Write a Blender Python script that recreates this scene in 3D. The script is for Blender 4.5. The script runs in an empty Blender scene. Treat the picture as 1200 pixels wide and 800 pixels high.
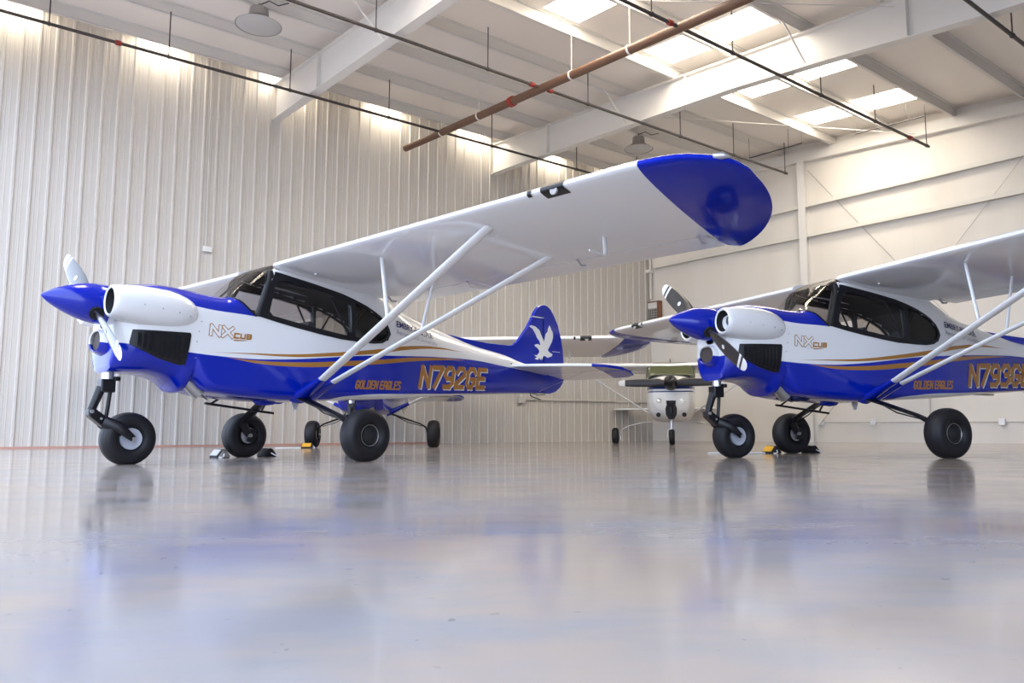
import bpy, bmesh, math, random
import numpy as np
from mathutils import Vector, Matrix
from mathutils.geometry import tessellate_polygon
random.seed(7)
C = bpy.context.scene.collection
S = bpy.context.scene
PI = math.pi

# ---------------------------------------------------------------- camera, world, light, exposure
F_PX, PITCH, ROLL, CAM_H = 922.3, math.radians(6.595), math.radians(-0.177), 0.29
cd = bpy.data.cameras.new('camera'); cam = bpy.data.objects.new('camera', cd); C.objects.link(cam)
cd.sensor_width = 36.0; cd.sensor_fit = 'HORIZONTAL'; cd.lens = F_PX*36.0/1200.0
cd.clip_start = 0.05; cd.clip_end = 300
cp, sp, cr, sr = math.cos(PITCH), math.sin(PITCH), math.cos(ROLL), math.sin(ROLL)
fw = Vector((0, cp, sp)); up = Vector((0, -sp, cp)); rt = Vector((1, 0, 0))
rt2 = cr*rt + sr*up; up2 = -sr*rt + cr*up
m = Matrix((rt2, up2, -fw)).transposed().to_4x4(); m.translation = (0, 0, CAM_H)
cam.matrix_world = m
S.camera = cam
w = bpy.data.worlds.new('sky'); S.world = w; w.use_nodes = True
nt = w.node_tree; bgn = nt.nodes['Background']
bgn.inputs['Color'].default_value = (0.66, 0.78, 1.0, 1); bgn.inputs['Strength'].default_value = 4.7
sl = bpy.data.lights.new('sun', 'SUN'); sl.energy = 4.0; sl.angle = .01; sl.color = (1, .90, .76)
sun = bpy.data.objects.new('sun', sl); C.objects.link(sun)   # high behind the shed: lights only the apron outside the door
sun.rotation_euler = Vector((-.60, -.42, -.95)).to_track_quat('-Z', 'Y').to_euler()
S.view_settings.view_transform = 'Standard'; S.view_settings.look = 'None'
S.view_settings.gamma = 1; S.view_settings.use_curve_mapping = False
S.view_settings.exposure = -0.07
SKYLIGHT = 19.0      # brightness of the translucent roof panels

# ---------------------------------------------------------------- materials
def new_mat(name, col=(.8,.8,.8), rough=.5, metal=0.0, coat=0.0, spec=.5):
    mt = bpy.data.materials.new(name); mt.use_nodes = True
    b = mt.node_tree.nodes['Principled BSDF']
    b.inputs['Base Color'].default_value = (*col, 1); b.inputs['Roughness'].default_value = rough
    b.inputs['Metallic'].default_value = metal; b.inputs['Coat Weight'].default_value = coat
    b.inputs['Coat Roughness'].default_value = .04; b.inputs['Specular IOR Level'].default_value = spec
    return mt
class N:
    """small helper to wire shader nodes"""
    def __init__(s, mt): s.t = mt.node_tree; s.b = s.t.nodes['Principled BSDF']
    def new(s, k, **kw):
        n = s.t.nodes.new(k)
        for a, v in kw.items(): setattr(n, a, v)
        return n
    def put(s, sock, v):
        if isinstance(v, (int, float)): sock.default_value = v
        elif isinstance(v, tuple): sock.default_value = v if len(v) != 3 or sock.type == 'VECTOR' else (*v, 1)
        else: s.t.links.new(v, sock)
    def math(s, op, a, b=None, c=None):
        n = s.new('ShaderNodeMath', operation=op)
        for i, v in enumerate((a, b, c)):
            if v is not None: s.put(n.inputs[i], v)
        return n.outputs[0]
    def mix(s, f, a, b):
        n = s.new('ShaderNodeMix', data_type='RGBA')
        s.put(n.inputs[0], f); s.put(n.inputs[6], a); s.put(n.inputs[7], b); return n.outputs[2]
    def xyz(s):
        t = s.new('ShaderNodeTexCoord'); q = s.new('ShaderNodeSeparateXYZ'); s.t.links.new(t.outputs['Object'], q.inputs[0])
        return q.outputs[0], q.outputs[1], q.outputs[2], t.outputs['Object']
    def noise(s, vec, scale, detail=4, rough=.55, sc=None):
        n = s.new('ShaderNodeTexNoise'); 
        if sc is not None:
            mp = s.new('ShaderNodeMapping'); mp.inputs['Scale'].default_value = sc; s.t.links.new(vec, mp.inputs[0]); vec = mp.outputs[0]
        s.t.links.new(vec, n.inputs['Vector']); n.inputs['Scale'].default_value = scale
        n.inputs['Detail'].default_value = detail; n.inputs['Roughness'].default_value = rough
        return n.outputs['Fac']
    def ramp(s, v, a, b, c0=0., c1=1.):
        n = s.new('ShaderNodeMapRange', interpolation_type='SMOOTHSTEP'); s.put(n.inputs[0], v)
        for i, x in enumerate((a, b, c0, c1)): n.inputs[1+i].default_value = x
        return n.outputs[0]
    def curve(s, x, pts):
        """z as a function of x, both in metres"""
        u = s.math('MULTIPLY_ADD', x, .125, .625)
        n = s.new('ShaderNodeFloatCurve'); s.put(n.inputs[1], u)
        cu = n.mapping.curves[0]; pts = sorted(((a+5)/8, b/2.5) for a, b in pts)
        cu.points[0].location = pts[0]; cu.points[1].location = pts[-1]
        for q in pts[1:-1]: cu.points.new(*q)
        n.mapping.update()
        return s.math('MULTIPLY', n.outputs[0], 2.5)
    def bump(s, h, strength, dist=.01):
        n = s.new('ShaderNodeBump'); n.inputs['Strength'].default_value = strength; n.inputs['Distance'].default_value = dist
        s.put(n.inputs['Height'], h); s.t.links.new(n.outputs[0], s.b.inputs['Normal'])
WHITE = (.80, .80, .80); BLUE = (.0, .014, .37); GOLD = (.40, .175, .028); NAVY = (.01, .015, .11)
M = {}
M['white'] = new_mat('white_paint', WHITE, .25, 0, .6)
M['blue'] = new_mat('blue_paint', BLUE, .12, 0, .10)
M['gold'] = new_mat('gold_paint', GOLD, .35)
M['navy'] = new_mat('navy_letter', NAVY, .4)
M['grey_letter'] = new_mat('grey_letter', (.30, .30, .36), .4)
M['decal_white'] = new_mat('white_decal', (.80, .80, .80), .4)
M['black'] = new_mat('black_metal', (.006,.006,.009), .32, 0, 0, .4)
M['black_matte'] = new_mat('black_matte', (.008, .008, .009), .7)
M['lining'] = new_mat('cabin_lining', (.03, .028, .03), .8)
M['seat'] = new_mat('seat_cloth', (.035, .035, .045), .85)
M['glare'] = new_mat('glareshield', (.045, .03, .022), .8)
M['rubber'] = new_mat('tyre_rubber', (.009,.0085,.011), .55, 0, 0, .35)
M['silver'] = new_mat('silver_metal', (.62, .63, .68), .28, .9)
M['steel'] = new_mat('brushed_steel', (.42, .41, .40), .35, .9)
M['hub'] = new_mat('grey_wheel_hub', (.46, .48, .55), .35, .2)
M['mesh'] = new_mat('brown_filter_mesh', (.06, .045, .04), .7)
M['yellow'] = new_mat('yellow_label', (.75, .38, .02), .5)
M['rope'] = new_mat('white_rope', (.7, .7, .7), .8)
M['olive'] = new_mat('olive_cover_sheet', (.085,.095,.045), .2, 0, .3)
M['pipe'] = new_mat('dark_steel_pipe', (.055, .045, .042), .5)
M['rust'] = new_mat('rusty_main_pipe', (.14, .07, .04), .5)
M['red'] = new_mat('red_coupling', (.30, .03, .02), .5)
M['conduit'] = new_mat('grey_conduit', (.55, .53, .50), .45)
M['lens'] = new_mat('lamp_glass', (.50,.49,.48), .3)
M['shade'] = new_mat('lamp_shade', (.34,.32,.30), .4)
M['wood'] = new_mat('brown_vent_side', (.22, .10, .055), .6)
M['headlight'] = new_mat('landing_light_glass', (.75, .74, .62), .1, .3)
mt = new_mat('red_wall_base', (.52, .30, .24), .7); M['redbase'] = mt

def body_paint():
    mt = new_mat('fuselage_livery', WHITE, .13, 0, .14); n = N(mt); x, y, z, v = n.xyz()
    zb = n.curve(x, [(-5,1.15),(-4.3,1.18),(-3.31,1.235),(-2.62,1.275),(-1.98,1.265),(-1.27,1.23),(-.5,1.175),(-.03,1.12),(.4,1.075),(.8,1.05),(1.26,1.055),(1.57,1.075),(2.06,1.115),(2.2,1.13),(3,1.16)])
    g2 = n.curve(x, [(-5,1.27),(-2.32,1.258),(-1.86,1.235),(-1.29,1.185),(-.89,1.135),(-.28,1.07),(.28,1.025),(.79,1.02),(1.07,1.04),(1.3,1.05),(3,1.06)])
    t2 = n.curve(x, [(-5,0),(-2.45,0),(-1.9,.014),(-.9,.027),(.2,.026),(.8,.014),(1.15,0),(3,0)])
    g1 = n.curve(x, [(-5,1.36),(-2.35,1.372),(-1.86,1.38),(-1.28,1.33),(-.76,1.245),(-.05,1.155),(.39,1.115),(.89,1.10),(1.25,1.09),(3,1.09)])
    t1 = n.curve(x, [(-5,0),(-2.4,0),(-1.9,.012),(-1.2,.024),(-.5,.024),(.4,.014),(1.3,0),(3,0)])
    zw = n.curve(x, [(-5,.89),(-3.2,.84),(-2.2,.80),(-1.32,.765),(-.55,.725),(-.15,.66),(.0,.40),(.2,.0),(3,0)])
    zt = n.curve(x, [(-5,2.5),(.74,2.5),(.80,1.49),(.84,1.492),(1.47,1.53),(1.7,1.60),(1.9,1.62),(3,1.62)])
    c = n.mix(n.math('LESS_THAN', z, zb), (*WHITE,1), (*BLUE,1))
    c = n.mix(n.math('LESS_THAN', n.math('ABSOLUTE', n.math('SUBTRACT', z, g2)), t2), c, (*GOLD,1))
    c = n.mix(n.math('LESS_THAN', n.math('ABSOLUTE', n.math('SUBTRACT', z, g1)), t1), c, (*GOLD,1))
    c = n.mix(n.math('LESS_THAN', z, zw), c, (.74,.74,.74,1))
    c = n.mix(n.math('GREATER_THAN', z, zt), c, (*BLUE,1))
    n.put(n.b.inputs['Base Color'], c); return mt
def tip_paint(name, a, k):
    """white with a blue tip outboard of |y| = a + k x"""
    mt = new_mat(name, WHITE, .14, 0, .38); n = N(mt); x, y, z, v = n.xyz()
    f = n.math('GREATER_THAN', n.math('ABSOLUTE', y), n.math('MULTIPLY_ADD', x, k, a))
    n.put(n.b.inputs['Base Color'], n.mix(f, (*WHITE,1), (*BLUE,1))); n.put(n.b.inputs['Specular IOR Level'], n.math('MULTIPLY_ADD', f, -.30, .38)); return mt
def blade_paint():
    mt = new_mat('propeller_blade', (.02,.02,.025), .3, 0, .5); n = N(mt); x, y, z, v = n.xyz()
    r = n.math('SQRT', n.math('ADD', n.math('MULTIPLY', y, y), n.math('MULTIPLY', z, z)))
    f = n.math('MAXIMUM', n.math('GREATER_THAN', r, .855), n.math('COMPARE', r, .805, .018))
    n.put(n.b.inputs['Base Color'], n.mix(f, (.024,.022,.022,1), (.8,.8,.8,1))); return mt
def glass(name, tint, gloss=.12):
    mt = bpy.data.materials.new(name); mt.use_nodes = True; t = mt.node_tree; t.nodes.clear()
    o = t.nodes.new('ShaderNodeOutputMaterial'); mx = t.nodes.new('ShaderNodeMixShader')
    tr = t.nodes.new('ShaderNodeBsdfTransparent'); gl = t.nodes.new('ShaderNodeBsdfGlossy'); lw = t.nodes.new('ShaderNodeLayerWeight'); lw.inputs[0].default_value = .5
    pw = t.nodes.new('ShaderNodeMath'); pw.operation = 'POWER'; pw.inputs[1].default_value = 5; t.links.new(lw.outputs['Facing'], pw.inputs[0])
    fr = t.nodes.new('ShaderNodeMath'); fr.operation = 'MULTIPLY_ADD'; fr.inputs[1].default_value = .90; fr.inputs[2].default_value = .035; t.links.new(pw.outputs[0], fr.inputs[0])
    tr.inputs[0].default_value = (*tint, 1); gl.inputs['Roughness'].default_value = .02
    t.links.new(fr.outputs[0], mx.inputs[0]); t.links.new(tr.outputs[0], mx.inputs[1]); t.links.new(gl.outputs[0], mx.inputs[2])
    t.links.new(mx.outputs[0], o.inputs[0]); return mt
M['body'] = body_paint()
M['wing'] = tip_paint('wing_livery', 4.845, .155)
M['stab'] = tip_paint('stabiliser_livery', 2.35, .28)
M['blade'] = blade_paint()
M['glass'] = glass('clear_acrylic', (.93,.93,.94)); M['tinted'] = glass('tinted_acrylic', (.66,.64,.62))

def wall_mat(name, col, stain):
    mt = new_mat(name, col, .55); n = N(mt); x, y, z, v = n.xyz()
    a = n.noise(v, 1.0, 3, .5, (1.0, 1.0, .12)); b = n.noise(v, .35, 3)
    f = n.math('MULTIPLY', n.ramp(a, .45, .75), .28)
    c = n.mix(f, (*col,1), (*stain,1)); c = n.mix(n.math('MULTIPLY', n.ramp(b, .35, .7), .25), c, (*stain,1))
    n.put(n.b.inputs['Base Color'], c); return mt
M['panel'] = wall_mat('ribbed_wall_panel', (.60,.565,.52), (.54,.50,.45))
M['backwall'] = wall_mat('painted_back_wall', (.78,.74,.68), (.66,.59,.51))
M['roof'] = wall_mat('roof_deck', (.86,.80,.745), (.78,.72,.665))
M['frame'] = new_mat('white_steel_frame', (.76,.735,.70), .5)
M['girt'] = new_mat('cream_girt', (.72,.69,.63), .5)

def floor_mat():
    mt = new_mat('polished_concrete', (.5,.5,.5), .2, 0, 0, .5); n = N(mt); x, y, z, v = n.xyz()
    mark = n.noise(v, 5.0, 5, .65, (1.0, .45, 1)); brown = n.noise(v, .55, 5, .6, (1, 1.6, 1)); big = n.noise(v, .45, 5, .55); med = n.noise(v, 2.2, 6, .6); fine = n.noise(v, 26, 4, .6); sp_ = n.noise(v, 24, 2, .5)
    streak = n.noise(v, 1.4, 5, .6, (.35, 2.2, 1))
    c = n.mix(n.ramp(big, .40, .62), (.315,.305,.315,1), (.35,.31,.28,1))
    c = n.mix(n.math('MULTIPLY', n.ramp(med, .38, .68), .35), c, (.285,.29,.345,1))
    c = n.mix(n.math('MULTIPLY', n.ramp(streak, .56, .72), .30), c, (.21,.22,.28,1))
    c = n.mix(n.math('MULTIPLY', n.ramp(fine, .55, .8), .25), c, (.26,.25,.25,1))
    c = n.mix(n.math('MULTIPLY', n.ramp(sp_, .70, .74), .6), c, (.13,.125,.13,1))
    c = n.mix(n.math('MULTIPLY', n.ramp(mark, .62, .78), .30), c, (.20,.195,.21,1))
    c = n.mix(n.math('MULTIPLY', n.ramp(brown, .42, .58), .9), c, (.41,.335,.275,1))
    # saw cut control joints across the slab
    j = n.math('ADD', n.math('MULTIPLY', x, .786), n.math('MULTIPLY', y, .618)); k = n.math('SUBTRACT', n.math('MULTIPLY', x, .618), n.math('MULTIPLY', y, .786))
    for q, off in ((k, 1.2),):
        d = n.math('PINGPONG', n.math('ADD', q, off+60), 6.6)
        c = n.mix(n.math('MULTIPLY', n.math('LESS_THAN', d, .004), .35), c, (.25,.24,.25,1))
    n.put(n.b.inputs['Base Color'], c)
    r = n.math('ADD', n.ramp(med, .3, .75, .085, .17), n.ramp(streak, .5, .75, 0, .06)); n.put(n.b.inputs['Roughness'], r)
    n.bump(n.noise(v, 3.0, 3, .5, (.6, 2.0, 1)), .03, .02)
    return mt
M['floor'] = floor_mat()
M['apron'] = new_mat('outdoor_concrete', (.55,.53,.5), .8)
def skylight_mat():
    mt = new_mat('translucent_roof_panel', (.9,.9,.85), .6); b = mt.node_tree.nodes['Principled BSDF']
    b.inputs['Emission Color'].default_value = (1, .90, .74, 1); b.inputs['Emission Strength'].default_value = SKYLIGHT; return mt
M['skylight'] = skylight_mat()

# ---------------------------------------------------------------- mesh builder
class MB:
    def __init__(s): s.v = []; s.f = []
    def add(s, vs, fs):
        o = len(s.v); s.v += [tuple(q) for q in vs]; s.f += [tuple(i+o for i in q) for q in fs]; return s
    def box(s, a, b):
        x0,y0,z0 = a; x1,y1,z1 = b
        return s.add([(x0,y0,z0),(x1,y0,z0),(x1,y1,z0),(x0,y1,z0),(x0,y0,z1),(x1,y0,z1),(x1,y1,z1),(x0,y1,z1)],
                     [(3,2,1,0),(4,5,6,7),(0,1,5,4),(1,2,6,5),(2,3,7,6),(3,0,4,7)])
    def rings(s, R, closed=True, caps=True):
        n = len(R[0]); vs = [p for r in R for p in r]; fs = []
        for i in range(len(R)-1):
            for k in range(n if closed else n-1):
                k2 = (k+1) % n; fs.append((i*n+k, i*n+k2, (i+1)*n+k2, (i+1)*n+k))
        if caps and closed: fs.append(tuple(range(n))[::-1]); fs.append(tuple((len(R)-1)*n+k for k in range(n)))
        return s.add(vs, fs)
    def tube(s, pts, rad, n=12, wide=None, axis=None, caps=True):
        """round tube through pts; with wide/axis a flattened one, its long axis along `axis`"""
        pts = [Vector(p) for p in pts]; k = len(pts)
        rad = list(rad) if isinstance(rad, (list, tuple)) else [rad]*k
        wide = rad if wide is None else (list(wide) if isinstance(wide, (list, tuple)) else [wide]*k)
        R = []; ref = Vector(axis) if axis else None
        for i, p in enumerate(pts):
            d = (pts[min(i+1,k-1)] - pts[max(i-1,0)]).normalized()
            a = ref if ref else (Vector((0,0,1)) if abs(d.z) < .9 else Vector((1,0,0)))
            a = (a - d*a.dot(d)).normalized(); b = d.cross(a)
            if not axis: ref = a
            R.append([p + a*math.cos(2*PI*j/n)*wide[i] + b*math.sin(2*PI*j/n)*rad[i] for j in range(n)])
        return s.rings(R, True, caps)
    def lathe(s, prof, n=40, c=(0,0,0), axis='y'):
        """prof: list of (along axis, radius)"""
        R = []
        for a, r in prof:
            ring = []
            for j in range(n):
                u, w_ = r*math.cos(2*PI*j/n), r*math.sin(2*PI*j/n)
                p = {'x':(a,u,w_), 'y':(w_,a,u), 'z':(u,w_,a)}[axis]
                ring.append((c[0]+p[0], c[1]+p[1], c[2]+p[2]))
            R.append(ring)
        return s.rings(R, True, True)
    def prism(s, poly, lo, hi, axis='y'):
        """polygon extruded along an axis; poly gives the other two coordinates"""
        def P(q, a): return {'x':(a,q[0],q[1]), 'y':(q[0],a,q[1]), 'z':(q[0],q[1],a)}[axis]
        n = len(poly); vs = [P(q, lo) for q in poly] + [P(q, hi) for q in poly]
        tri = tessellate_polygon([[Vector((q[0],q[1],0)) for q in poly]])
        fs = [tuple(t) for t in tri] + [tuple(i+n for i in reversed(t)) for t in tri] + [(i,(i+1)%n,n+(i+1)%n,n+i) for i in range(n)]
        return s.add(vs, fs)
    def mesh(s, name, smooth=None):
        me = bpy.data.meshes.new(name); me.from_pydata(s.v, [], s.f)
        bm = bmesh.new(); bm.from_mesh(me); bmesh.ops.recalc_face_normals(bm, faces=bm.faces); bm.to_mesh(me); bm.free()
        finish(me, smooth); return me
def finish(me, smooth):
    if smooth is not None:
        me.polygons.foreach_set('use_smooth', [True]*len(me.polygons))
        if smooth < 180: me.set_sharp_from_angle(angle=math.radians(smooth))
    me.update()
def obj(name, mb, mat, parent=None, smooth=40, bevel=0):
    me = mb.mesh(name, smooth) if isinstance(mb, MB) else mb
    me.materials.append(mat); o = bpy.data.objects.new(name, me); C.objects.link(o)
    if parent: o.parent = parent
    if bevel:
        b = o.modifiers.new('bevel', 'BEVEL'); b.width = bevel; b.segments = 2; b.limit_method = 'ANGLE'; b.angle_limit = math.radians(35)
    return o
def tag(o, label=None, cat=None, group=None, kind=None):
    if label: o['label'] = label
    if cat: o['category'] = cat
    if group: o['group'] = group
    if kind: o['kind'] = kind
    return o
def empty(name, loc=(0,0,0), rz=0.0):
    o = bpy.data.objects.new(name, None); C.objects.link(o); o.location = loc; o.rotation_euler = (0,0,rz); o.empty_display_size = .2; return o
def copy_tree(o, parent=None):
    c = o.copy(); C.objects.link(c); c.parent = parent
    for ch in list(o.children): copy_tree(ch, c)
    return c

# ---------------------------------------------------------------- building: s along the ribbed wall, t away from it, z up
th = math.radians(51.794); tx, ty = .00793, .00611
Rt = Matrix(((1,0,ty),(0,1,-tx),(-ty,tx,1)))
e1 = (Rt @ Vector((-math.sin(th), -math.cos(th), 0))).normalized(); e3 = (Rt @ Vector((0,0,1)))
e3 = (e3 - e1*e3.dot(e1)).normalized(); e2 = e3.cross(e1)
BW = Matrix((e1, e2, e3)).transposed().to_4x4(); BW.translation = (4.781, 27.0, 0)
def bobj(name, mb, mat, parent=None, smooth=None, kind=None, bevel=0):
    o = obj(name, mb, mat, parent, smooth, bevel)
    if parent is None: o.matrix_world = BW
    if kind: o['kind'] = kind
    return o
def bempty(name):
    o = empty(name); o.matrix_world = BW; return o
SD, TD = 20.3, 36.0          # the door opening, the far side wall
def roofz(t): return 9.05 - .062*t
def puz(t): return 8.81 - .062*t

fl = MB().add([(-60,-40,0),(60,-40,0),(60,45,0),(-60,45,0)], [(0,1,2,3)])
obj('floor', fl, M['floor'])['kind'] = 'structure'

# ribbed left wall
prof = []; pitch = .305; s_ = -.02
while s_ < SD:
    for ds, h_ in ((0,0),(.085,0),(.09,.004),(.105,.004),(.11,0),(.165,0),(.17,.004),(.185,.004),(.19,0),(.232,0),(.25,.030),(.285,.030),(.303,0)):
        prof.append((s_+ds, h_))
    s_ += pitch
a = [(p[0], p[1], -.35) for p in prof]; b = [(p[0], p[1], 9.08) for p in prof]
wl = MB(); n_ = len(prof); wl.add(a+b, [(i, i+1, n_+i+1, n_+i) for i in range(n_-1)])
wl.box((-.2,-.25,-.35), (SD,-.03,9.08))
bobj('wall_left', wl, M['panel'], kind='structure')
bobj('baseboard_left', MB().box((8.6,.0,-.3),(SD,.04,.045)), M['redbase'], kind='structure')
# back wall with girts, column and brace rods
wb = bobj('wall_back', MB().box((-.2,-.2,-.5),(0,TD,9.0)), M['backwall'], kind='structure')
for zc in (6.86, 5.98):
    bobj('girt', MB().box((0,.25,zc-.02),(.14,TD,zc+.02)).box((.13,.25,zc-.09),(.145,TD,zc+.02)), M['girt'], wb)
gz = MB()
for tt in (3.0, 9.0, 12.0, 15.0, 18.0): gz.box((0,tt-.006,.0),(.004,tt+.006,8.8))
bobj('panel_joint', gz, M['girt'], wb)
for tc in (5.98, 12.2, 18.4):
    mbx = MB().box((.0,tc-.11,-.4),(.03,tc+.11,puz(tc)-.3)).box((.03,tc-.02,-.4),(.17,tc+.02,puz(tc)-.3)).box((.17,tc-.11,-.4),(.2,tc+.11,puz(tc)-.3))
    bobj('trim_%d' % round(tc), mbx, M['frame'], kind='structure')
for p, q in (((.1,6.15,7.85),(.1,12.0,.4)), ((.1,6.2,.5),(.1,12.0,7.2))):
    bobj('brace_rod', MB().tube([p,q], .008, 6), M['steel'], wb, 40)
tb = MB(); z0_ = lambda t: puz(t)-.3
tb.add([(0,.2,puz(.2)),(0,TD,puz(TD)),(0,TD,z0_(TD)),(0,.2,z0_(.2)),(.17,.2,puz(.2)),(.17,TD,puz(TD)),(.17,TD,z0_(TD)),(.17,.2,z0_(.2))],
       [(0,1,2,3),(4,5,6,7),(0,1,5,4),(3,2,6,7),(0,3,7,4),(1,2,6,5)])
bobj('trim_1', tb, M['frame'], kind='structure')
# far side wall and door header close the shed, all out of the picture
bobj('wall_right', MB().box((-.2,TD,-.3),(SD,TD+.2,9.0)), M['backwall'], kind='structure')
hd = MB().box((SD,-.25,7.9),(SD+.2,TD+.2,9.3))
bobj('wall_front', hd, M['backwall'], kind='structure')
# roof deck with openings filled by translucent panels
ce = MB()
SK = [19.1, 16.22, 13.4, 10.5, 7.62, 4.62, 1.8]
hw = .47
edges = sorted(SK); cells_t = [(-.1,.0),(0.0,.52),(.52,7.15),(7.15,10.0),(10.0,TD)]
def slab(mb, s0, s1, t0, t1, th_=.05):
    mb.add([(s0,t0,roofz(t0)),(s1,t0,roofz(t0)),(s1,t1,roofz(t1)),(s0,t1,roofz(t1)),
            (s0,t0,roofz(t0)+th_),(s1,t0,roofz(t0)+th_),(s1,t1,roofz(t1)+th_),(s0,t1,roofz(t1)+th_)],
           [(3,2,1,0),(4,5,6,7),(0,1,5,4),(1,2,6,5),(2,3,7,6),(3,0,4,7)])
for t0, t1 in cells_t:
    if (t0, t1) in ((0.0,.52),(7.15,10.0)):
        last = -.2
        for sc_ in edges: slab(ce, last, sc_-hw, t0, t1); last = sc_+hw
        slab(ce, last, SD+.2, t0, t1)
    else: slab(ce, -.2, SD+.2, t0, t1)
ceil = bobj('ceiling', ce, M['roof'], kind='structure')
k_ = 0
for t0, t1 in ((0.0,.52),(7.15,10.0)):
    for sc_ in edges:
        k_ += 1; mb = MB(); slab(mb, sc_-hw, sc_+hw, t0+.002, t1-.002, .02)
        bobj('window_%d' % k_, mb, M['skylight'], kind='structure')
# purlins
tp = .6; 
while tp < TD:
    zt_, zb_ = roofz(tp)-.005, puz(tp)
    zp = MB().box((-.0,tp-.006,zb_),(SD,tp+.006,zt_)).box((0,tp-.07,zb_),(SD,tp+.006,zb_+.014)).box((0,tp-.006,zt_-.014),(SD,tp+.07,zt_)).box((0,tp-.07,zb_),(SD,tp-.06,zb_+.03))
    bobj('purlin', zp, M['frame'], ceil); tp += 1.6
# rafters (tapered I beams)
RB = [(0,7.92),(.9,7.90),(2.0,7.86),(6,7.70),(8.5,7.60),(10.5,7.44),(13.5,7.14),(20,6.75),(TD,5.9)]
def ibeam(sc_, ts):
    mb = MB(); tt = [q for q in ts]
    def strip(s0, s1, lo, hi):
        vs = []
        for t, zz in tt: vs += [(s0,t,lo(t,zz)),(s1,t,lo(t,zz)),(s1,t,hi(t,zz)),(s0,t,hi(t,zz))]
        fs = [(i*4+a_, i*4+(a_+1)%4, i*4+4+(a_+1)%4, i*4+4+a_) for i in range(len(tt)-1) for a_ in range(4)] + [(0,1,2,3), tuple(len(vs)-4+i for i in (3,2,1,0))]
        mb.add(vs, fs)
    strip(sc_-.008, sc_+.008, lambda t,z: z, lambda t,z: puz(t)-.005)
    strip(sc_-.11, sc_+.11, lambda t,z: z-.014, lambda t,z: z+.004)
    strip(sc_-.11, sc_+.11, lambda t,z: puz(t)-.02, lambda t,z: puz(t)-.004)
    for t, zz in ((2.55,7.84),(7.3,7.65),(12.2,7.27)): mb.box((sc_-.1,t-.01,zz),(sc_+.1,t+.01,puz(t)-.01))
    return mb
for i, sc_ in enumerate((13.5, 6.84, 20.15)):
    tr_ = bobj('trim_%d' % (30+i), ibeam(sc_, RB), M['frame'], kind='structure')
    for tt in (5.4, 10.2):
        zz = np.interp(tt, *zip(*RB))
        for sg in (1, -1): bobj('flange_brace', MB().tube([(sc_+sg*.75,tt,puz(tt)+.02),(sc_+sg*.03,tt+.02,zz+.08)], .02, 6), M['frame'], tr_, 40)
bobj('roof_brace_rod', MB().tube([(13.45,7.4,7.85),(6.9,12.0,7.92)], .012, 6), M['frame'], ceil, 40)
bobj('roof_brace_rod', MB().tube([(6.8,4.6,8.35),(.1,9.3,8.0)], .012, 6), M['frame'], ceil, 40)

# ---------------------------------------------------------------- airplane: x forward, y to its left, z up, origin under the main axle
def pchip(xs, ys):
    xs = np.array(xs, float); ys = np.array(ys, float); o = np.argsort(xs); xs, ys = xs[o], ys[o]
    h_ = np.diff(xs); d = np.diff(ys)/h_; mm = np.zeros_like(ys); mm[0], mm[-1] = d[0], d[-1]
    for i in range(1, len(xs)-1):
        if d[i-1]*d[i] > 0:
            w1, w2 = 2*h_[i]+h_[i-1], h_[i]+2*h_[i-1]; mm[i] = (w1+w2)/(w1/d[i-1]+w2/d[i])
    def f(x):
        x = min(max(x, xs[0]), xs[-1]); i = min(max(np.searchsorted(xs, x)-1, 0), len(xs)-2)
        t = (x-xs[i])/h_[i]
        return float((2*t**3-3*t**2+1)*ys[i] + (t**3-2*t**2+t)*h_[i]*mm[i] + (-2*t**3+3*t**2)*ys[i+1] + (t**3-t**2)*h_[i]*mm[i+1])
    return f
def tab(*q): return pchip([a for a, b in q], [b for a, b in q])
Wf = tab((-4.3,.045),(-4,.075),(-3.5,.125),(-3,.175),(-2.5,.225),(-1.9,.285),(-1.46,.335),(-1,.38),(-.4,.405),(.3,.415),(.84,.415),(1.45,.41),(1.7,.405),(1.85,.395),(1.97,.37),(2.1,.315),(2.15,.27))
ZB = tab((-4.3,.885),(-4,.875),(-3.3,.845),(-2.5,.80),(-1.9,.76),(-1.2,.71),(-.3,.662),(.3,.632),(.75,.645),(1.2,.685),(1.32,.715),(1.40,.775),(1.425,.77),(1.455,.69),(1.485,.69),(1.58,.772),(1.68,.825),(1.83,.855),(2.0,.86),(2.15,.862))
ZT = tab((-4.3,1.27),(-3.74,1.345),(-3.4,1.42),(-2.78,1.50),(-2.2,1.625),(-1.9,1.69),(-1.46,1.79),(-1,1.93),(-.5,2.06),(.3,2.12),(.55,2.10),(.66,2.05),(.85,1.89),(1.09,1.69),(1.23,1.70),(1.45,1.73),(1.71,1.745),(1.92,1.72),(2.07,1.69),(2.15,1.65))
ZS = tab((-4.3,1.05),(-2.8,1.1),(-1.9,1.15),(-1.1,1.35),(-.6,1.45),(.8,1.48),(1.2,1.42),(1.6,1.4),(2.15,1.45))
ZL = tab((-4.3,1.0),(-2.8,.98),(-1.9,.92),(-1,.88),(1.2,.90),(1.38,1.05),(1.46,1.22),(2.15,1.25))
NB = tab((-4.3,3),(-2,4.5),(-1,6),(1.2,6),(1.38,3.6),(1.46,2.6),(1.8,3.1),(2.15,3.4))
NT = tab((-4.3,2),(-2,2.1),(-1.4,2.6),(-1.05,4),(-.8,6),(.5,6.5),(.85,5),(1.1,3.2),(1.45,2.5),(2.15,2.4))
def surf(x, z):
    w_, zl, zb, zs, zt = Wf(x), ZL(x), ZB(x), ZS(x), ZT(x)
    if z > zs: return w_*max(0, 1-min(1,(z-zs)/(zt-zs))**NT(x))**(1/NT(x))
    if z < zl: return w_*max(0, 1-min(1,(zl-z)/(zl-zb))**NB(x))**(1/NB(x))
    return w_
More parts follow.
